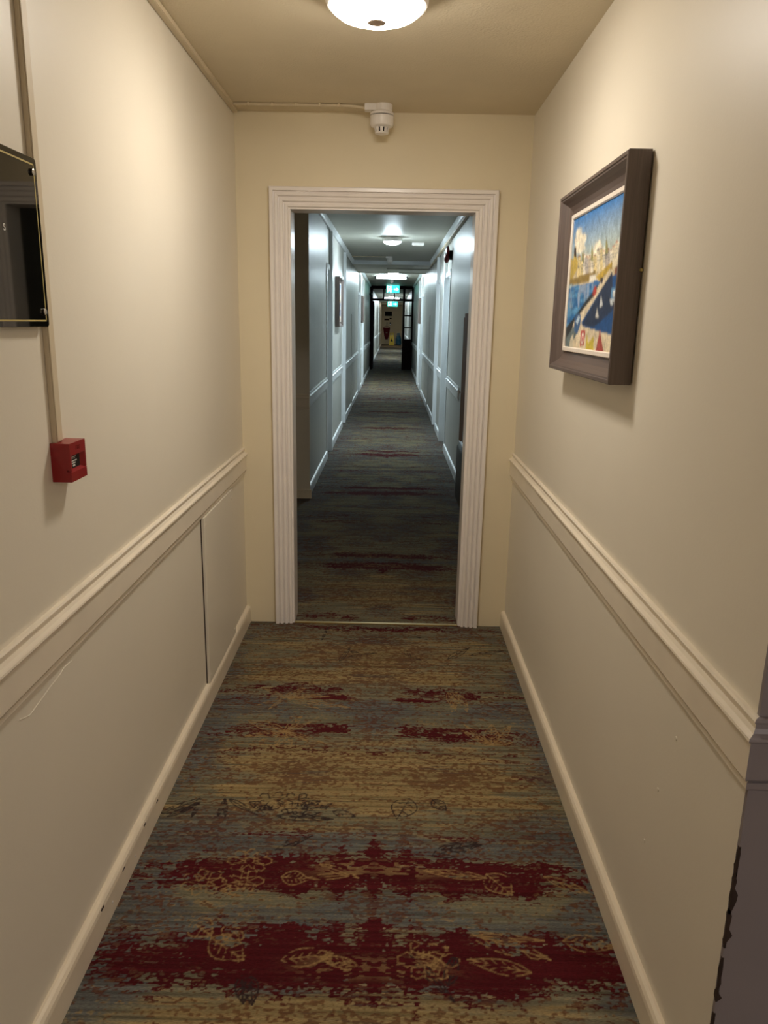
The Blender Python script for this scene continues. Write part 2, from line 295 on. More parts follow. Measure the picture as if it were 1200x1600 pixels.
# end wall around the doorway
b = B(); b.box(XL-.15,-.47,0,.12,0,2.62); b.box(.412,XR+.15,0,.12,0,2.62); b.box(-.47,.412,0,.12,2.02,2.62); b.build('wall_end','end')
b = B(); b.box(-2.7,XL-.15,.02,.12,0,2.62); b.box(XR+.15,1.7,.02,.12,0,2.62); b.build('wall_passage','fwall')
B().box(XR,2.7,-2.52,-2.512,0,HC+.1).build('wall_lobby','grey')
B().box(2.6,2.7,-6.7,-2.52,0,HC+.1).build('wall_side','wall')
B().box(XL-.15,2.7,-6.7,-6.6,0,HC+.1).build('wall_back','wall')
B().box(XL-.15,2.7,-6.7,.0,HC,HC+.1).build('ceiling','ceil')
# long corridor beyond
b = B(); b.box(-2.7,1.7,.12,10.1,FH,FH+.14); b.box(-.95,.95,10.1,12.4,2.47,2.66); b.box(-.95,.95,12.4,50.3,2.60,2.70); b.build('ceiling_corridor','fceil')
B().box(-2.7,-.66,2.80,2.84,0,FH).build('wall_return','wall')
b = B(); b.box(-2.7,-2.6,.12,2.8,0,FH); b.build('wall_passage_side','wall')
B().box(1.6,1.7,.12,2.5,0,FH).build('wall_alcove','fwall'); B().box(FX,1.7,2.46,2.5,0,FH).build('wall_alcove_back','fwall')
SEG_L = [(2.83,4.85),(5.3,7.45),(7.92,12.6),(13.3,14.75),(15.22,50.3)]
SEG_R = [(2.5,5.5),(6.22,7.5),(7.87,13.1),(13.7,14.95),(15.5,50.3)]
for nm, sg, seg in (('wall_corridor_left',-1,SEG_L),('wall_corridor_right',1,SEG_R)):
    b = B()
    def bx(a0,a1,y0,y1,z0,z1):
        x0, x1 = sorted((sg*a0, sg*a1)); b.box(x0,x1,y0,y1,z0,z1)
    for k,(y0,y1) in enumerate(seg):
        bx(FX,FX+.16,y0,y1,0,2.75)
        if k+1 < len(seg):
            y2 = seg[k+1][0]; bx(FX+.10,FX+.16,y1,y2,0,2.75); bx(FX+.012,FX+.10,y1,y2,2.10,2.75)
    b.build(nm,'fwall')
B().box(-.95,.95,50.0,50.1,0,2.7).build('wall_far_end','end')
for o in list(C.objects):
    if o.name.startswith(('wall','ceiling')): struct(o)
# profiles (distance from wall, height)
DADO = [(0,.8975),(.009,.8975),(.012,.894),(.012,.891),(.008,.888),(.008,.880),(.012,.873),(.018,.870),(.022,.869),(.023,.865),(.021,.861),(.016,.860),(.016,.792),(.014,.789),(.004,.788),(.004,.783),(.009,.782),(.009,.771),(.006,.767),(0,.766)]
BASE = [(0,.086),(.006,.086),(.013,.083),(.018,.076),(.020,.066),(.020,.0),(0,0)]
CORN = [(0,2.468),(.016,2.470),(.020,2.476),(.024,2.484),(.036,2.502),(.042,2.508),(.042,2.519),(0,2.519)]
def run(prof, x, sg, y0, y1):            # sg: direction into the room
    b = B(); b.loft([[(x+sg*d, y, h) for d, h in prof] for y in (y0,y1)]); return b
def run_x(prof, y, sg, x0, x1):
    b = B(); b.loft([[(x, y+sg*d, h) for d, h in prof] for x in (x0,x1)]); return b
struct(run(DADO,XL,1,-6.6,0).build('trim_1','dado')); b = B(); b.loft([[(XR-d,-2.52-d,h) for d,h in DADO],[(XR-d,0,h) for d,h in DADO]]); struct(b.build('trim_2','dado'))
b = B(); b.loft([[(XR-d,-2.52-d,h) for d,h in DADO],[(2.6,-2.52-d,h) for d,h in DADO]]); struct(b.build('trim_3','grey'))
struct(run(BASE,XL,1,-6.6,0).build('baseboard_left','base')); b = B(); b.loft([[(XR-d,-2.52-d,h) for d,h in BASE],[(XR-d,0,h) for d,h in BASE]]); struct(b.build('baseboard_right','base'))
b = B(); b.loft([[(XR-d,-2.52-d,h) for d,h in BASE],[(2.6,-2.52-d,h) for d,h in BASE]]); struct(b.build('baseboard_lobby','grey'))
n = 4
for sg, rails in ((-1,((2.84,4.80),(5.36,7.40),(7.98,12.5),(14.0,14.7),(15.3,21.3),(21.6,50))),(1,((3.80,5.42),(6.28,7.42),(7.92,13.0),(14.0,14.9),(15.55,21.3),(21.6,50)))):
    for y0, y1 in rails:
        struct(run(DADO,sg*FX,-sg,y0,y1).build('trim_%d'%n,'ftrim')); n += 1
k = 1
for sg, bs in ((-1,((2.84,4.79),(5.36,7.43),(7.98,9.98),(10.36,12.56),(13.32,14.72),(15.3,21.3),(21.6,50))),(1,((2.5,5.46),(6.28,7.46),(7.94,9.98),(10.36,13.06),(13.72,14.9),(15.56,21.3),(21.6,50)))):
    for y0, y1 in bs:
        struct(run(BASE,sg*FX,-sg,y0,y1).build('baseboard_%d'%k,'ftrim')); k += 1
for sg in (-1,1):
    struct(run(CORN,sg*FX,-sg,2.84 if sg<0 else 2.5,10.1).build('trim_%d'%n,'ftrim')); n += 1
    c2 = [(d,h+.08) for d,h in CORN]
    struct(run(c2,sg*FX,-sg,12.4,21.3).build('trim_%d'%n,'ftrim')); n += 1
    x0, x1 = sorted((sg*FX, sg*(FX-.010)))
    struct(B().box(x0,x1,10.0,10.34,0,1.62).build('trim_%d'%n,'fwall',bevel=.002)); n += 1
# return wall in the left passage: dado, framing stile, baseboard
struct(run_x(DADO,2.80,-1,-2.6,-.66).build('trim_%d'%n,'dado')); n += 1
struct(run_x([(0,.078),(.012,.078),(.014,.074),(.014,0),(0,0)],2.80,-1,-2.6,-.645).build('baseboard_return','base'))
for x in (-.69,-1.6,-2.5):
    struct(B().box(x-.03,x+.03,2.792,2.80,.078,.766).build('trim_%d'%n,'wall')); n += 1
# beam edges and battens on the corridor ceiling
struct(B().box(-.69,.69,10.06,10.1,2.455,2.52).build('trim_%d'%n,'ftrim')); n += 1
struct(B().box(-.1,.69,11.22,11.27,2.455,2.47).build('trim_%d'%n,'fceil')); n += 1
struct(B().box(-.69,.69,12.36,12.4,2.45,2.47).build('trim_%d'%n,'fceil')); n += 1
# doorway: moulded architrave mitred round three sides, lining with stops
PROF = [(0, 0), (0, 0.024), (0.003, 0.027), (0.017, 0.027), (0.018, 0.016), (0.0225, 0.015), (0.0245, 0.024), (0.028, 0.025), (0.036, 0.024), (0.0385, 0.021), (0.0405, 0.0135), (0.045, 0.0125), (0.047, 0.0215), (0.0505, 0.0225), (0.0585, 0.0215), (0.061, 0.0185), (0.063, 0.01), (0.0675, 0.009), (0.0695, 0.018), (0.073, 0.019), (0.081, 0.018), (0.0835, 0.015), (0.0855, 0.008), (0.092, 0.008), (0.092, 0)]
oL, oR, oT = -.537, .486, 2.074
b = B()
rings = [[(oL+a, -d, 0) for a, d in PROF], [(oL+a, -d, oT-a) for a, d in PROF], [(oR-a, -d, oT-a) for a, d in PROF], [(oR-a, -d, 0) for a, d in PROF]]
b.loft(rings); struct(b.build('trim_%d'%n,'casing')); n += 1
b = B(); b.box(-.47,-.443,-.004,.13,0,1.983); b.box(.387,.412,-.004,.13,0,1.983); b.box(-.47,.412,-.004,.13,1.983,2.02)
struct(b.build('trim_%d'%n,'casing',bevel=.002)); n += 1
# recessed corridor doors
dn = 1
for sg, seg in ((-1,SEG_L),(1,SEG_R)):
    for k in range(4):
        y0, y1 = seg[k][1], seg[k+1][0]
        d = thing('door_%d'%dn, (sg*(FX+.08), (y0+y1)/2, 0), kind='structure'); dn += 1
        def bb(a0,a1,ya,yb,z0,z1,nm,m):
            x0, x1 = sorted((sg*a0, sg*a1)); return B().box(x0,x1,ya,yb,z0,z1).build(nm,m,d,bevel=.002)
        bb(FX+.062,FX+.098,y0+.012,y1-.012,.008,2.04,'door_leaf','ftrim')
        bb(FX-.010,FX+.100,y0-.05,y0+.010,0,2.10,'jamb','ftrim')
        bb(FX-.030,FX+.100,y1-.010,y1+.06,0,2.466,'jamb','ftrim')
        bb(FX-.004,FX+.100,y0+.010,y1-.010,2.045,2.10,'door_head','ftrim')
# chips in the paint along the passage corner
chips = [(.655,.60),(.60,.52),(.53,.45),(.43,.36),(.36,.335),(.31,.22),(.2,.12)]
wl = bpy.data.objects['wall_right']
rng = random.Random(4)
for z0, z1 in chips:
    m_ = max(3,int((z0-z1)/.012)); b = B(); pa, pb = [], []
    for i in range(m_+1):
        z = z0 + (z1-z0)*i/m_; ww = (.003+.005*rng.random())*(.4 if i in (0,m_) else 1); 
        pa.append((XR-.0006, -2.521+.001, z)); pb.append((XR-.0006, -2.519+ww, z+rng.uniform(-.002,.002)))
    rings = [[pa[i], pb[i], (pb[i][0]+.004,pb[i][1],pb[i][2]), (pa[i][0]+.004,pa[i][1],pa[i][2])] for i in range(m_+1)]
    b.loft(rings)
    rings = []
    for i in range(m_+1):
        z = z0 + (z1-z0)*i/m_; ww = (.003+.008*rng.random()**2)*(.3 if i in (0,m_) else 1)
        rings.append([(XR-.0005,-2.5206,z),(XR+ww,-2.5206,z),(XR+ww,-2.516,z),(XR-.0005,-2.516,z)])
    b.loft(rings); b.build('paint_chip','dark_chip',wl)
# nail heads and filler bumps on the walls
for y, z in ((-2.22,.68),(-2.16,.52),(-2.12,.36)):
    B().lathe([(.005,0),(.004,-.0015),(.0001,-.002)],(XR,y,z),10,'x').build('nail_head','wall',wl,smooth=True)
wl = bpy.data.objects['baseboard_left']
for y, h in ((-2.05,.07),(-1.98,.035),(-1.90,.062),(-1.80,.03),(-1.72,.066),(-1.6,.06)):
    if h > .05:
        B().box(XL+.0135,XL+.0206,y,y+.016,h-.002,h+.003).build('paint_chip','dark_chip',wl)
    else:
        B().lathe([(.004,0),(.003,.001),(.0001,.0015)],(XL+.020,y,h),10,'x').build('nail_head','white',wl,smooth=True)
# hairline crack below the left dado rail
b = B(); pts = [(-2.30,.735),(-2.26,.722),(-2.22,.727),(-2.16,.735),(-2.12,.738),(-2.09,.745),(-2.05,.742)]
b.tube([(XL+.0002,y,z) for y, z in pts], .0012, 5); b.build('crack','wall',bpy.data.objects['wall_left'])
# ---------------------------------------------------------------- ceiling lights, detectors, conduits
def dome(name, c, r, glow, label, group, sensor):
    x, y, z = c; t = thing(name, c, label, 'ceiling light', group)
    B().lathe([(r*.80,0),(r*.80,-.012),(r*1.0,-.014),(r*1.06,-.024),(r*1.06,-.046),(r*1.02,-.056),(r*.975,-.058),(r*.975,-.03),(.0001,-.03)],c,56).build('base_ring','white',t,smooth=True)
    B().lathe([(r*.975,-.040),(r*.970,-.0585),(r*.93,-.0645),(r*.80,-.077),(r*.6,-.086),(r*.35,-.091),(.0001,-.093)],c,56).build('diffuser',glow,t,smooth=True)
    if sensor: B().lathe([(r*.20,-.089),(r*.19,-.096),(r*.12,-.099),(.0001,-.100)],c,24).build('sensor_lens','sensor',t,smooth=True)
    return t
dome('ceiling_light',(-.036,-1.30,HC),.132,'near_glow','large round white dome light with sensor dot on the ceiling of the near passage',None,True)
dome('ceiling_light',(.006,6.3,FH),.11,'far_glow','round dome light on the lowest stretch of corridor ceiling, first beyond the doorway','corridor dome lights',False)
dome('ceiling_light',(.03,13.8,2.60),.13,'far_glow','round dome light just in front of the bare tube fitting on the corridor ceiling','corridor dome lights',False)
dome('ceiling_light',(-.02,29.5,2.60),.13,'far_glow','round dome light behind the glass over the dark timber doorway, the nearer one','corridor dome lights',False)
dome('ceiling_light',(-.02,38.0,2.60),.13,'far_glow','small far dome light seen low through the glass over the timber doorway','corridor dome lights',False)
dome('ceiling_light',(1.5,-5.2,HC),.16,'lobby_fill_glow','round ceiling light of the lobby behind the viewer',None,False)  # unseen, added to fill the grey corner face and lower walls
dome('ceiling_light',(-2.1,1.4,FH),.13,'passage_fill_glow','dim round ceiling light in the side passage left of the doorway, out of view',None,False)  # unseen, added so the passage wall is not black
dome('ceiling_light',(-.02,45.5,2.60),.13,'end_fill_glow','added warm fill dome close to the far end wall',None,False)  # added to brighten the end wall and the things before it
def batten(c, half, label):
    x, y, z = c; t = thing('tube_light', c, label, 'ceiling light', 'tube light fittings')
    B().box(x-half-.09,x+half+.09,y-.03,y+.03,z-.022,z).build('backplate','white',t,bevel=.004)
    for s in (-1,1): B().box(x+s*(half+.03)-.022,x+s*(half+.03)+.022,y-.022,y+.022,z-.075,z-.02).build('lamp_holder','black',t,bevel=.004)
    B().lathe([(.02,-half),(.024,-half+.01),(.024,half-.01),(.02,half)],(x,y,z-.052),16,'x').build('tube','batten_glow',t,smooth=True)
batten((-.02,15.75,2.60),.36,'glowing bare tube light fitting across the ceiling before the exit sign')
batten((-.02,32.5,2.60),.36,'far tube light fitting seen through the glass above the dark timber doorway')
def detector(c, label, box_to=None, cond=None):
    x, y, z = c; t = thing('smoke_detector', c, label, 'smoke detector', 'smoke detectors')
    if box_to is not None:
        b = B(); b.lathe([(.038,0),(.038,-.027),(.035,-.030),(.0001,-.030)],(x+.006,y,z),28); b.box(box_to,x,y-.021,y+.021,z-.026,z); b.build('junction_box','white',t,bevel=.002)
        z -= .030
    B().lathe([(.046,0),(.050,-.004),(.050,-.012),(.046,-.0135),(.0001,-.0135)],(x,y,z),36).build('base_plate','white',t,smooth=True)
    B().lathe([(.044,-.0135),(.044,-.0155),(.0001,-.0155)],(x,y,z),36).build('shadow_gap','black',t)
    B().lathe([(.046,-.0155),(.0495,-.0165),(.0495,-.048),(.046,-.055),(.034,-.060),(.0001,-.060)],(x,y,z),40).build('body','white',t,smooth=True)
    B().lathe([(.026,-.060),(.026,-.078),(.0001,-.078)],(x,y,z),24).build('sensor_chamber','black',t)
    for i in range(10):
        a = 2*math.pi*(i+.5)/10; ca, sa = math.cos(a), math.sin(a); b = B(); rings = []
        for r, h in ((.0335,-.058),(.0275,-.080)):
            rings.append([(x+r*math.cos(a+d), y+r*math.sin(a+d), z+h) for d in (-.21,.21)] + [(x+(r-.004)*math.cos(a+d), y+(r-.004)*math.sin(a+d), z+h) for d in (.21,-.21)])
        b.loft(rings).build('cage_bar','white',t)
    B().lathe([(.029,-.078),(.028,-.083),(.020,-.085),(.0001,-.085)],(x,y,z),24).build('sensor_cap','white',t,smooth=True)
    return t
detector((-.038,-.125,HC),'white smoke detector on a junction box just above the doorway',box_to=-.111)
detector((-.035,9.2,FH),'white smoke detector on the corridor ceiling between dome light and beam',box_to=-.10)
detector((.0,17.9,2.60),'white smoke detector between the tube light and the exit sign')
def conduit_run(name, path, r, clips, label, z):
    t = thing(name, path[0], label, 'conduit')
    B().tube(path, r, 10).build('conduit_pipe','cond',t,smooth=True)
    for x in clips:
        i = min(range(len(path)), key=lambda k: abs(path[k][0]-x)); y = path[i][1]
        B().box(x-.005,x+.005,y-.010,y+.010,z-.0135,z).build('clip','cond',t,bevel=.002)
conduit_run('surface_conduit',[(-.663,-.125,HC-.0065),(-.5,-.125,HC-.0065),(-.30,-.126,HC-.0065),(-.19,-.126,HC-.0065),(-.15,-.125,HC-.009),(-.108,-.125,HC-.014)],.0062,(-.50,-.40,-.30,-.22,-.6),'thin painted conduit along the ceiling from corner trunking to the smoke detector',HC)
conduit_run('surface_conduit',[(-.68,9.2,FH-.006),(-.09,9.2,FH-.006)],.007,(-.5,-.3),'thin white conduit across the corridor ceiling to its smoke detector',FH)
def trunk(box, label, name='cable_trunking', lid=None):
    t = thing(name, (box[0],box[2],box[4]), label, 'cable trunking')
    B().box(*box).build('channel','cond',t,bevel=.0015)
    B().box(*lid).build('lid','cond',t,bevel=.001)
trunk((XL,XL+.022,-6.5,-.03,HC-.016,HC),'long painted cable trunking in the left wall and ceiling corner',lid=(XL+.002,XL+.020,-6.5,-.03,HC-.0185,HC-.016))
trunk((XL,XL+.011,-2.052,-2.026,1.240,HC-.016),'upright beige cable trunking rising from the red call point',lid=(XL+.011,XL+.0135,-2.051,-2.027,1.243,HC-.0185))
trunk((FX-.034,FX-.006,2.52,10.05,2.415,2.440),'white cable trunking under the cornice along the far corridor wall',lid=(FX-.037,FX-.034,2.52,10.05,2.417,2.438))
# white box beside the first corridor dome
t = thing('emergency_light',(.343,6.95,FH),'slim white emergency light beside the first corridor dome light','emergency light')
B().box(.343-.08,.343+.08,6.92,6.98,FH-.035,FH).build('housing','white',t,bevel=.004); B().box(.343-.07,.343+.07,6.928,6.972,FH-.040,FH-.035).build('lens','slip',t,bevel=.002)
# ---------------------------------------------------------------- red call point
t = thing('call_point',(XL,-2.02,1.20),'red box-shaped fire alarm call point at the foot of the upright trunking','call point')
x0, x1, ya, yb, za, zb = XL, XL+.041, -2.063, -1.981, 1.158, 1.240
Y_ = lambda s: ya+(yb-ya)*s; Z_ = lambda q: zb-(zb-za)*q
b = B(); b.box(x0,x1-.009,ya,yb,za,zb)
b.box(x1-.009,x1,ya,yb,Z_(.32),zb); b.box(x1-.009,x1,ya,Y_(.07),Z_(.73),Z_(.32))
b.add([(x1-.009,Y_(.80),Z_(.32)),(x1,Y_(.93),Z_(.32)),(x1,yb,Z_(.32)),(x1-.009,yb,Z_(.32)),(x1-.009,Y_(.80),Z_(.73)),(x1,Y_(.93),Z_(.73)),(x1,yb,Z_(.73)),(x1-.009,yb,Z_(.73))],[(0,1,2,3),(7,6,5,4),(0,4,5,1),(1,5,6,2),(2,6,7,3),(3,7,4,0)])
b.add([(x1-.009,ya,Z_(.68)),(x1,ya,Z_(.75)),(x1,yb,Z_(.75)),(x1-.009,yb,Z_(.68)),(x1-.009,ya,za),(x1,ya,za),(x1,yb,za),(x1-.009,yb,za)],[(0,1,2,3),(7,6,5,4),(0,4,5,1),(1,5,6,2),(2,6,7,3),(3,7,4,0)])
b.build('housing','red',t)
pane = B().box(x1-.0088,x1-.0078,Y_(.07),Y_(.80),Z_(.72),Z_(.33)).build('press_panel','black',t)
for s0,s1,q0,q1 in ((.12,.56,.385,.405),(.12,.50,.425,.44),(.09,.60,.485,.515),(.09,.52,.545,.57),(.34,.48,.60,.65)):
    B().box(x1-.0077,x1-.0073,Y_(s0),Y_(s1),Z_(q1),Z_(q0)).build('print','ink',pane)
def text(name, s, size, mtx, m, parent, ext=.0003):
    cu = bpy.data.curves.new(name,'FONT'); cu.body = s; cu.size = size; cu.extrude = ext; cu.align_x = 'CENTER'; cu.align_y = 'CENTER'
    cu.materials.append(M[m]); tmp = bpy.data.objects.new('tmp', cu); C.objects.link(tmp); dg = bpy.context.evaluated_depsgraph_get()
    me = bpy.data.meshes.new_from_object(tmp.evaluated_get(dg)); bpy.data.objects.remove(tmp); bpy.data.curves.remove(cu)
    o = bpy.data.objects.new(name, me); C.objects.link(o); o.matrix_basis = mtx
    if parent is not None:
        o.parent = parent
        if parent.type == 'EMPTY': o.matrix_parent_inverse = Matrix.Translation(-parent.location)
    return o
def facing_px(x, y, z):      # text on a face that looks towards +x, reading along +y
    return Matrix(((0,0,1,x),(1,0,0,y),(0,1,0,z),(0,0,0,1)))
text('lettering','FIRE',.013,facing_px(x1+.0002,Y_(.52),Z_(.16)),'redd',t)
# ---------------------------------------------------------------- black acrylic sign
t = thing('wall_sign',(XL,-2.28,1.63),'black glossy acrylic sign with gold border line beside the upright trunking','sign')
ya, yb, za, zb, xs = -2.55, -2.054, 1.478, 1.790, XL+.012
def rrect(y0,y1,z0,z1,r,k=4):
    P = []
    for cy,cz,a0 in ((y1-r,z1-r,0),(y0+r,z1-r,90),(y0+r,z0+r,180),(y1-r,z0+r,270)):
        for i in range(k+1):
            a = math.radians(a0+90*i/k); P.append((cy+r*math.cos(a), cz+r*math.sin(a)))
    return P
b = B(); P = rrect(ya,yb,za,zb,.007); b.loft([[(xs,y,z) for y,z in P],[(xs+.005,y,z) for y,z in P]]); b.build('panel','acrylic',t)
d = .010; e = .003; b = B()
b.box(xs+.005,xs+.0053,ya+d,yb-d,za+d,za+d+e); b.box(xs+.005,xs+.0053,ya+d,yb-d,zb-d-e,zb-d); b.box(xs+.005,xs+.0053,yb-d-e,yb-d,za+d,zb-d); b.box(xs+.005,xs+.0053,ya+d,ya+d+e,za+d,zb-d)
b.build('border_line','gold',t)
for y, z in ((yb-.020,zb-.026),(yb-.020,za+.028),(ya+.02,zb-.026),(ya+.02,za+.028)):
    B().lathe([(.005,-.017),(.005,0),(.0065,.001),(.0065,.004),(.005,.005),(.0001,.005)],(xs+.005,y,z),18,'x').build('standoff','chrome',t,smooth=True)
text('lettering','s',.026,facing_px(xs+.0052,-2.203,1.653),'ink',t)
# ---------------------------------------------------------------- access panel under the left dado rail
t = thing('access_panel',(XL,-.58,.06),'cream rectangular access panel screwed below the left dado rail near the doorway','access panel')
b2 = B(); P = ((-.860,.0865),(-.345,.0865),(-.338,.7655),(-.852,.7655)); b2.loft([[(XL,y,z) for y,z in P],[(XL+.014,y,z) for y,z in P]]); b2.build('board','wall',t,bevel=.0015)
B().box(XL+.0001,XL+.004,-.8635,-.8605,.0865,.765).build('edge_gap','dark_chip',t)
for y, z in ((-.835,.735),(-.365,.730),(-.838,.115),(-.375,.115)):
    s_ = B().lathe([(.0055,.014),(.0055,.0155),(.003,.0162),(.0001,.0162)],(XL,y,z),14,'x').build('screw','dado',t,smooth=True)
# ---------------------------------------------------------------- framed harbour painting
def painting(x_wall, sg, y0, y1, z0, z1, label, group):
    t = thing('framed_painting',(x_wall,(y0+y1)/2,z0),label,'painting',group)
    X = lambda d: x_wall - sg*d      # d: distance off the wall
    D = .060
    # section of a rail: (inset from outer edge, distance off the wall)
    SEC = [(0,.004),(0,D-.002),(.002,D),(.010,D),(.012,D-.003),(.016,D-.004),(.019,D-.009),(.024,D-.017),(.034,D-.027),(.046,D-.033),(.058,D-.036),(.060,D-.036),(.060,.004)]
    def corner(i, ins, d):
        yy = (y0+ins, y1-ins)[i in (1,2)]; zz = (z0+ins, z1-ins)[i in (2,3)]; return (X(d), yy, zz)
    for i, j, m in ((0,1,'rframe'),(1,2,'rframe_v'),(2,3,'rframe'),(3,0,'rframe_v')):
        b = B(); b.loft([[corner(i,a,d) for a,d in SEC],[corner(j,a,d) for a,d in SEC]]); b.build('frame_rail',m,t)
    SL = [(.060,.008),(.060,D-.030),(.062,D-.028),(.072,D-.028),(.075,D-.031),(.075,.008)]
    b = B(); b.loft([[corner(i,a,d) for a,d in SL] for i in (0,1,2,3,0)], caps=False); b.build('inner_slip','slip',t)
    ins = .0745; nyy, nzz = 150, 100
    s, q = np.meshgrid(np.linspace(0,1,nyy), np.linspace(0,1,nzz))
    yl, yr = (y1-ins, y0+ins) if sg > 0 else (y0+ins, y1-ins)
    V = np.stack([np.full_like(s, X(D-.034)), yl+(yr-yl)*s, z1-ins-(z1-z0-2*ins)*q],-1).reshape(-1,3)
    idx = np.arange(nyy*nzz).reshape(nzz,nyy); Fq = np.stack([idx[:-1,:-1],idx[1:,:-1],idx[1:,1:],idx[:-1,1:]],-1).reshape(-1,4)
    if sg < 0: Fq = Fq
    col = harbour(s, q); o = fast_mesh('canvas', V, Fq, np.concatenate([col,np.ones(col.shape[:2]+(1,))],-1).reshape(-1,4)); o.data.materials.append(M['canvas'])
    o.parent = t; o.matrix_parent_inverse = Matrix.Translation(-t.location)
    B().lathe([(.006,0),(.006,-.005),(.004,-.007),(.0001,-.0075)],(X(.005),y0-.0002,z0+.275),12,'y',sc=(.7,.7)).build('mirror_plate_screw','gold',t,smooth=True)
    return t
def harbour(s, q):
    # plot coordinates of the painting, about 440 by 1000
    TL,TR,BR,BL = (205,320),(645,110),(530,1370),(135,1310)
    px = (TL[0]*(1-s)+TR[0]*s)*(1-q)+(BL[0]*(1-s)+BR[0]*s)*q; py = (TL[1]*(1-s)+TR[1]*s)*(1-q)+(BL[1]*(1-s)+BR[1]*s)*q
    col = np.zeros(s.shape+(3,)); L = lambda c: np.array(lin(c))
    def poly(P, c, k=1.0):
        ins = np.zeros(s.shape,bool); n = len(P)
        for i in range(n):
            (xa,ya),(xb,yb) = P[i],P[(i+1)%n]
            if ya == yb: continue
            h = ((ya > py) != (yb > py)) & (px < (xb-xa)*(py-ya)/(yb-ya)+xa); ins ^= h
        col[ins] = col[ins]*(1-k) + L(c)*k
    n1 = fbm(s*6, q*9, 201, 4); n2 = fbm(s*30, q*20, 211, 3)
    t = np.clip((py-(320-(px-205)*.47))/420, 0, 1)[...,None]
    col[:] = L((50,120,190))*(1-t) + L((205,215,195))*t
    cl = sm(.45,.62,n1 + .55*np.exp(-(((px-255)/70)**2+((py-480)/130)**2)) + .35*np.exp(-(((px-420)/60)**2+((py-540)/70)**2)) - .25)[...,None]; col[:] = col*(1-cl) + L((244,234,210))*cl
    # town on the far shore
    poly([(150,800),(180,610),(205,625),(212,540),(228,520),(232,600),(250,640),(258,800)],(190,165,85)); poly([(208,600),(212,528),(228,528),(230,600)],(60,50,50))
    rr = random.Random(9); x = 245
    poly([(160,830),(245,690),(300,640),(370,620),(430,590),(500,560),(560,520),(650,480),(650,760),(420,800)],(214,196,160))
    while x < 640:
        wv = rr.randint(16,34); base = 700-(x-245)*.26; h = rr.randint(50,120)
        poly([(x,base+60),(x,base-h),(x+wv,base-h-8),(x+wv,base+60)], rr.choice([(232,220,190),(212,196,168),(226,206,150),(190,180,170),(236,228,208)]))
        poly([(x-2,base-h),(x+wv*.5,base-h-22),(x+wv+2,base-h-6)], rr.choice([(176,106,74),(150,110,92),(120,110,112),(196,138,90)]))
        for i in range(2):
            for k in range(3): poly([(x+4+i*wv*.5,base-h+16+k*26),(x+10+i*wv*.5,base-h+14+k*26),(x+10+i*wv*.5,base-h+26+k*26),(x+4+i*wv*.5,base-h+28+k*26)], (96,104,116))
        x += wv
    for cx, cy, h in ((292,600,50),(372,590,80),(484,545,90),(600,450,60)): poly([(cx-10,cy+40),(cx-8,cy-h*.4),(cx,cy-h),(cx+8,cy-h*.4),(cx+10,cy+40)],(150,146,96))
    poly([(160,830),(165,780),(400,710),(400,790),(300,805)],(150,126,72)); poly([(350,805),(352,745),(402,735),(400,800)],(236,230,214)); poly([(400,760),(470,690),(520,640),(520,700),(430,790)],(188,158,66))
    poly([(540,690),(650,640),(650,780),(530,770)],(132,88,66))
    # water
    poly([(150,845),(400,790),(640,760),(640,1400),(100,1400)],(52,112,168))
    wv = sm(.5,.62,fbm(s*5, q*40, 221, 2))[...,None]*(py > 815)[...,None]*.45; col[:] = col*(1-wv) + L((120,180,215))*wv
    dk = sm(.55,.62,fbm(s*28, q*4, 231, 2))[...,None]*((py > 815)&(py < 1000))[...,None]*.5; col[:] = col*(1-dk) + L((226,232,236))*dk*.6 + L((30,60,110))*dk*.4
    poly([(500,760),(640,730),(600,1370),(510,1370),(540,1230),(275,1140),(430,880)],(38,84,140))
    poly([(440,860),(520,720),(520,1020),(430,1120),(380,1160),(290,1140)],(44,58,84))
    poly([(428,1000),(440,900),(452,990)],(210,214,214)); poly([(395,1090),(410,1000),(422,1080)],(196,196,190))
    poly([(505,960),(512,850),(560,840),(570,960)],(90,140,180)); poly([(500,940),(575,930),(575,985),(505,985)],(200,206,208)); poly([(520,880),(552,872),(552,920),(520,925)],(224,226,222)); poly([(523,1330),(520,960),(526,960),(530,1330)],(40,40,48))
    # pier with a dark outer wall and traffic
    poly([(135,1200),(250,1050),(420,830),(505,700),(530,705),(405,920),(285,1120),(295,1150),(545,1235),(520,1400),(120,1400)],(222,206,176))
    poly([(130,1170),(210,1090),(420,820),(395,900),(250,1075),(215,1120),(190,1210),(130,1290)],(50,56,62))
    poly([(130,1330),(150,1240),(215,1150),(250,1200),(180,1330)],(108,122,124))
    poly([(220,1190),(224,1080),(255,1040),(280,1060),(276,1130),(250,1215)],(70,104,146)); poly([(235,1110),(262,1060),(272,1080),(250,1140)],(190,210,226))
    poly([(375,900),(385,840),(405,830),(408,880),(390,915)],(176,70,62)); poly([(432,800),(440,765),(458,770),(450,815)],(60,60,72))
    poly([(272,1310),(282,1182),(318,1186),(305,1310)],(190,46,48)); poly([(284,1290),(290,1205),(308,1208),(300,1290)],(238,226,214)); poly([(288,1270),(294,1225),(304,1228),(299,1270)],(190,46,48))
    poly([(318,1340),(330,1190),(340,1290),(385,1230),(380,1350)],(206,186,72)); poly([(395,1360),(430,1180),(452,1360)],(176,82,74)); poly([(172,1330),(190,1240),(216,1210),(212,1330)],(214,204,180)); poly([(500,1370),(508,1270),(530,1272),(528,1370)],(150,70,70))
    soft = col.copy(); soft[1:-1,1:-1] = (col[1:-1,1:-1]*2 + col[:-2,1:-1] + col[2:,1:-1] + col[1:-1,:-2] + col[1:-1,2:])/6; col[:] = soft
    jit = (n2-.5)*.5 + (fbm(s*60, q*45, 241, 2)-.5)*.45
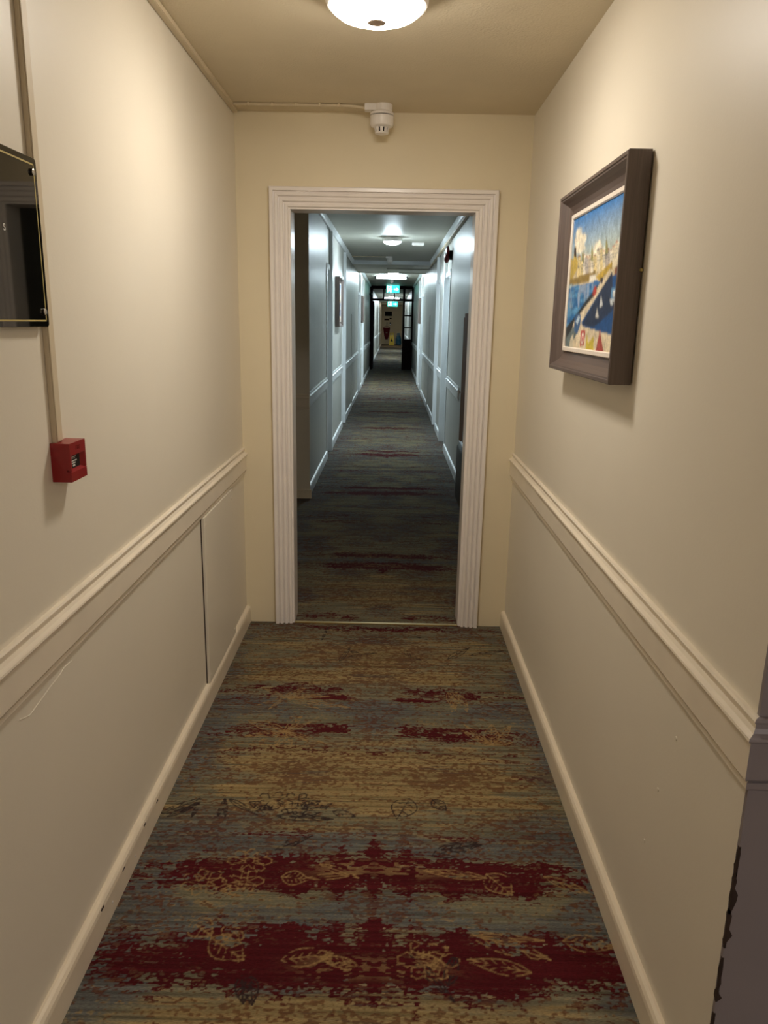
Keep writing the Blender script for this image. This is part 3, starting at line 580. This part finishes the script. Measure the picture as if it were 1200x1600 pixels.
    return np.clip(col*(1+jit)[...,None], .002, 1)
painting(XR,1,-1.705,-.966,1.358,1.902,'deep bronze-grey framed harbour painting on the near passage wall',None)
painting(-FX,-1,6.05,6.80,1.43,2.03,'framed painting on the pale corridor wall, first on the side opposite the red sounder','corridor paintings')
painting(-FX,-1,13.75,14.45,1.47,2.05,'small far framed painting beyond the first one on the same corridor wall','corridor paintings')
painting(FX,1,13.95,14.65,1.47,2.03,'small far framed painting on the corridor wall past the red sounder','corridor paintings')
# ---------------------------------------------------------------- threshold strip
t = thing('threshold_strip',(-.03,0,0),'thin brass carpet strip across the doorway floor','threshold strip')
B().box(-.443,.387,-.010,.012,.0,.0045).build('bar','brass',t,bevel=.0015)
for x in (-.38,-.1,.18,.34): B().lathe([(.003,.0045),(.002,.0052),(.0001,.0052)],(x,.001,0),10).build('screw','brass',t)
# ---------------------------------------------------------------- red sounder on the corridor wall
t = thing('alarm_sounder',(FX,5.40,2.25),'dark red alarm sounder high on the corridor wall past the doorway','alarm sounder')
B().lathe([(.052,0),(.052,-.030),(.046,-.034),(.0001,-.034)],(FX,5.40,2.245),24,'x').build('base','black',t,smooth=True)
B().lathe([(.040,-.034),(.062,-.040),(.066,-.052),(.060,-.066),(.040,-.074),(.0001,-.076)],(FX,5.40,2.275),26,'x').build('upper_horn','redd',t,smooth=True)
B().lathe([(.030,-.034),(.050,-.044),(.056,-.062),(.048,-.082),(.028,-.090),(.0001,-.091)],(FX,5.40,2.215),26,'x').build('lower_horn','redd',t,smooth=True)
B().lathe([(.008,-.075),(.006,-.084),(.0001,-.086)],(FX,5.40,2.248),12,'x').build('indicator','ink',t,smooth=True)
t = thing('wall_bell',(-FX,20.6,2.31),'small black bell with a white glint spot beside the dark timber doorway','alarm bell')
B().lathe([(.03,0),(.03,.02),(.085,.022),(.088,.045),(.07,.065),(.0001,.072)],(-FX,20.6,2.31),24,'x').build('gong','black',t,smooth=True)
B().lathe([(.022,.068),(.018,.080),(.0001,.084)],(-FX,20.6,2.32),14,'x').build('glint_spot','ink',t,smooth=True)  # white disc stands in for the glint on the bell
# ---------------------------------------------------------------- brown cupboard and armchair in the recess
t = thing('wall_cupboard',(FX,2.95,0),'tall shallow brown wooden cupboard against the wall just inside the doorway','cupboard')
B().box(FX-.018,FX,2.52,3.34,.09,1.585).build('body','brown',t,bevel=.003)
B().box(FX-.030,FX-.018,2.56,3.30,.13,1.55).build('door','brown',t,bevel=.003)
kn = B().lathe([(.006,-.030),(.006,-.042),(.014,-.048),(.014,-.058),(.0001,-.062)],(FX,3.26,.90),14,'x').build('knob','white',t,smooth=True)
t = thing('armchair',(.93,2.2,0),'black leather armchair with grey piping, half hidden beside the doorway','armchair')
def cushion(x0,x1,y0,y1,z0,z1,r,name,m,par):
    b = B(); b.box(x0,x1,y0,y1,z0,z1); o = b.build(name,m,par); bv = o.modifiers.new('soft','BEVEL'); bv.width = r; bv.segments = 5
    o.data.polygons.foreach_set('use_smooth',[True]*len(o.data.polygons)); return o
cushion(.66,1.20,1.88,2.46,.28,.44,.05,'seat','leather',t)
cushion(.60,1.26,2.30,2.44,.20,.70,.05,'backrest','leather',t)
for x0,x1 in ((.562,.69),(1.17,1.285)):
    a = cushion(x0,x1,1.84,2.46,.10,.585,.05,'arm','leather',t)
    B().tube([(x0+.02,1.86,.580),(x0+.02,2.44,.580)],.006,8).build('piping','piping',a,smooth=True)
B().tube([(.63,2.37,.702),(1.23,2.37,.702)],.010,8).build('piping','piping',t,smooth=True)
for x in (.63,1.23):
    for y in (1.90,2.34): B().lathe([(.016,0),(.022,.12)],(x,y,0),12).build('leg','timber',t)
# ---------------------------------------------------------------- dark timber doorway with glazed fanlight and side light
Y0, Y1 = 21.37, 21.46
t = thing('glazed_doorway',(0,21.4,0),'dark timber doorway with small glass panes overhead and down one side','doorway screen')
def tb(x0,x1,z0,z1,name='frame_rail',m='timber',ya=Y0,yb=Y1,par=None,bev=.004): return B().box(x0,x1,ya,yb,z0,z1).build(name,m,par or t,bevel=bev)
for x0,x1 in ((-.69,-.60),(.355,.425),(.635,.69)): tb(x0,x1,0,2.56,'post')
tb(-.69,.69,2.56,2.60,'head_rail'); tb(-.60,.355,2.15,2.215,'transom'); tb(.425,.635,2.14,2.215,'transom')
tb(-.60,.635,2.515,2.56,'head_rail')
for x in (-.255,.075): tb(x-.018,x+.018,2.215,2.515,'glazing_bar',ya=Y0+.02,yb=Y1-.02)
for z in (1.70,1.33): tb(.425,.635,z-.02,z+.02,'glazing_bar',ya=Y0+.02,yb=Y1-.02)
tb(.425,.635,0,.97,'lower_panel',ya=Y0+.02,yb=Y1-.02); tb(.46,.60,.12,.62,'raised_panel',ya=Y0+.008,yb=Y0+.02)
for x0,x1,z0,z1 in ((-.60,-.273,2.215,2.515),(-.237,.057,2.215,2.515),(.093,.355,2.215,2.515),(.425,.635,2.215,2.515),(.425,.635,1.72,2.14),(.425,.635,1.35,1.68),(.425,.635,.97,1.31)):
    tb(x0,x1,z0,z1,'pane','glass',ya=21.41,yb=21.416,bev=0)
t = thing('door_leaf',(-.61,21.5,0),'dark timber door leaf folded open against the corridor wall behind the doorway','door')
def lf(y0,y1,z0,z1,name,m='timber',x0=-.625,x1=-.58): return B().box(x0,x1,y0,y1,z0,z1).build(name,m,t,bevel=.003)
for y0,y1 in ((21.48,21.60),(22.25,22.37)): lf(y0,y1,.01,2.14,'stile')
for z0,z1 in ((.01,.25),(.80,1.0),(2.0,2.14),(1.36,1.40),(1.68,1.72)): lf(21.60,22.25,z0,z1,'rail')
lf(21.60,22.25,.25,.80,'lower_panel',x0=-.612,x1=-.592)
for z0,z1 in ((1.0,1.36),(1.40,1.68),(1.72,2.0)): lf(21.60,22.25,z0,z1,'pane','glass',x0=-.606,x1=-.600)
lf(22.29,22.33,.95,1.15,'push_plate','chrome',x0=-.58,x1=-.577)
# ---------------------------------------------------------------- exit signs
def exit_sign(c, zc, w_, h_, label):
    x, y, z = c; t = thing('exit_sign', c, label, 'exit sign', 'green exit signs')
    B().box(x-w_/2,x+w_/2,y,y+.03,z-h_/2,z+h_/2).build('body','white',t,bevel=.004)
    f = B().box(x-w_/2+.006,x+w_/2-.006,y-.004,y,z-h_/2+.006,z+h_/2-.006).build('lit_face','exit_g',t)
    def flat(P, nm):
        b = B(); Q = [(x+w_*p, z+h_*q) for p,q in P]; b.loft([[(a,y-.004,c_) for a,c_ in Q],[(a,y-.0055,c_) for a,c_ in Q]]); b.build(nm,'exit_w',f)
    # door opening, running figure, arrow
    b = B()
    for p0,p1,q0,q1 in ((-.42,-.38,-.4,.4),(-.42,-.12,.34,.4),(-.16,-.12,-.4,.4)): b.box(x+w_*p0,x+w_*p1,y-.0055,y-.004,z+h_*q0,z+h_*q1)
    b.build('door_mark','exit_w',f)
    flat([(-.27,.1),(-.20,.14),(-.14,.0),(-.05,.02),(-.05,-.06),(-.16,-.08),(-.21,.0),(-.22,-.12),(-.16,-.22),(-.17,-.38),(-.22,-.38),(-.21,-.26),(-.27,-.18),(-.32,-.34),(-.36,-.30),(-.30,-.10)],'running_figure')
    B().lathe([(.055*h_/.25*.5,-.0055),(.055*h_/.25*.5,-.004)],(x-.19*w_,y,z+.22*h_),14,'y').build('figure_head','exit_w',f)
    flat([(.08,-.08),(.08,.08),(.26,.08),(.26,.22),(.44,0),(.26,-.22),(.26,-.08)],'arrow')
    for s in (-.3,.3): B().tube([(x+w_*s,y+.015,z+h_/2),(x+w_*s,y+.015,zc)],.006,8).build('hanger','white',t)
exit_sign((.03,20.9,2.485),2.60,.41,.225,'bright green hanging exit sign in front of the dark timber doorway')
exit_sign((.03,28.0,2.20),2.60,.41,.20,'farther green exit sign seen through the dark timber doorway')
# ---------------------------------------------------------------- far end wall
for y0,y1,sg in (): pass
struct(run_x([(d,h+.10) for d,h in DADO],50.0,-1,-.69,.69).build('trim_%d'%n,'end')); n += 1
struct(run_x(BASE,50.0,-1,-.69,.69).build('baseboard_end','end'))
t = thing('wall_screen',(-.24,50,2.0),'black rectangular panel mounted high on the far end wall','wall panel')
B().box(-.48,.01,49.95,49.985,1.89,2.19).build('bezel','black',t,bevel=.006); B().box(-.46,-.01,49.945,49.95,1.91,2.17).build('glass','screen',t); B().box(-.35,-.12,49.985,50.0,1.95,2.1).build('bracket','black',t)
t = thing('wall_plaque',(-.34,50,1.65),'small dark wide plaque under the black panel on the end wall','plaque')
B().box(-.51,-.18,49.985,50.0,1.60,1.71).build('plate','brown',t,bevel=.003); B().box(-.49,-.20,49.982,49.985,1.62,1.69).build('face','timber',t)
t = thing('wall_plaque',(-.1,50,1.73),'smallest dark plaque, just above and beside the wide plaque on the end wall','plaque')
B().box(-.16,-.01,49.985,50.0,1.69,1.77).build('plate','brown',t,bevel=.003); B().box(-.15,-.02,49.982,49.985,1.70,1.76).build('face','timber',t)
for x, w_, m, lb in ((-.325,.08,'sensor','dull brown upright dispenser above the red bag on the end wall'),(-.10,.09,'black','black upright dispenser above the yellow floor sign on the end wall')):
    t = thing('wall_dispenser',(x,50,1.38),lb,'dispenser')
    B().box(x-w_/2,x+w_/2,49.92,50.0,1.28,1.48).build('housing',m,t,bevel=.01); B().box(x-w_/4,x+w_/4,49.915,49.92,1.31,1.36).build('lever','chrome',t)
t = thing('hanging_bag',(-.33,49.9,.75),'dark red tapering bag hanging on the far end wall','bag')
B().lathe([(.06,.34),(.10,.38),(.15,.55),(.20,.85),(.235,1.08),(.235,1.12),(.22,1.12)],(-.34,49.88,0),20,'z',sc=(1,.45)).build('pouch','burg',t,smooth=True)
B().tube([(-.56,49.9,1.11),(-.45,49.97,1.20),(-.34,49.985,1.24),(-.23,49.97,1.20),(-.12,49.9,1.11)],.012,8).build('strap','burg',t); B().box(-.40,-.28,49.765,49.775,.76,.80).build('band','sensor',t)
t = thing('wet_floor_sign',(.02,48.2,0),'yellow A-frame wet floor sign standing before the end wall','floor sign')
for s in (-1,1):
    b = B(); ring = lambda y,zq,hw,th: [(.02-hw,y-th,zq),(.02+hw,y-th,zq),(.02+hw,y+th,zq),(.02-hw,y+th,zq)]
    b.loft([ring(48.2+s*.20,0.0,.175,.012),ring(48.2+s*.13,.26,.155,.012),ring(48.2+s*.045,.60,.13,.012),ring(48.2+s*.03,.64,.125,.012)]); o = b.build('panel','yellow',t)
    if s < 0:
        b = B(); b.loft([[(.02-.09,48.2-.098-.018+.001*0,.24),(.02+.09,48.2-.116,.24),(.02,48.2-.076,.46)],[(.02-.09,48.2-.150,.24),(.02+.09,48.2-.150,.24),(.02,48.2-.095,.46)]]); b.build('warning_mark','black',o)
b = B()
for x0,x1 in ((-.10,-.05),(.09,.14)): b.box(x0,x1,48.165,48.235,.62,.78)
b.box(-.10,.14,48.165,48.235,.76,.80); b.build('handle','yellow',t,bevel=.01)
t = thing('plastic_bag',(.48,49.4,0),'crumpled blue plastic bag on the floor beside the yellow sign','bag')
b = B(); rg = random.Random(3); rings = []
for r, h in ((.13,0),(.19,.04),(.20,.2),(.205,.36),(.17,.48),(.145,.58),(.10,.66),(.12,.72),(.08,.76)):
    rings.append([(.48+.95*r*(1+.22*(rg.random()-.5))*math.cos(2*math.pi*i/18), 49.4+.8*r*(1+.22*(rg.random()-.5))*math.sin(2*math.pi*i/18), max(0,h+(.03*(rg.random()-.5) if h else 0))) for i in range(18)])
b.loft(rings); o = b.build('sack','blue',t,smooth=False)
B().lathe([(.10,.645),(.106,.66),(.10,.675)],(.48,49.4,0),14).build('tie','ink',t)
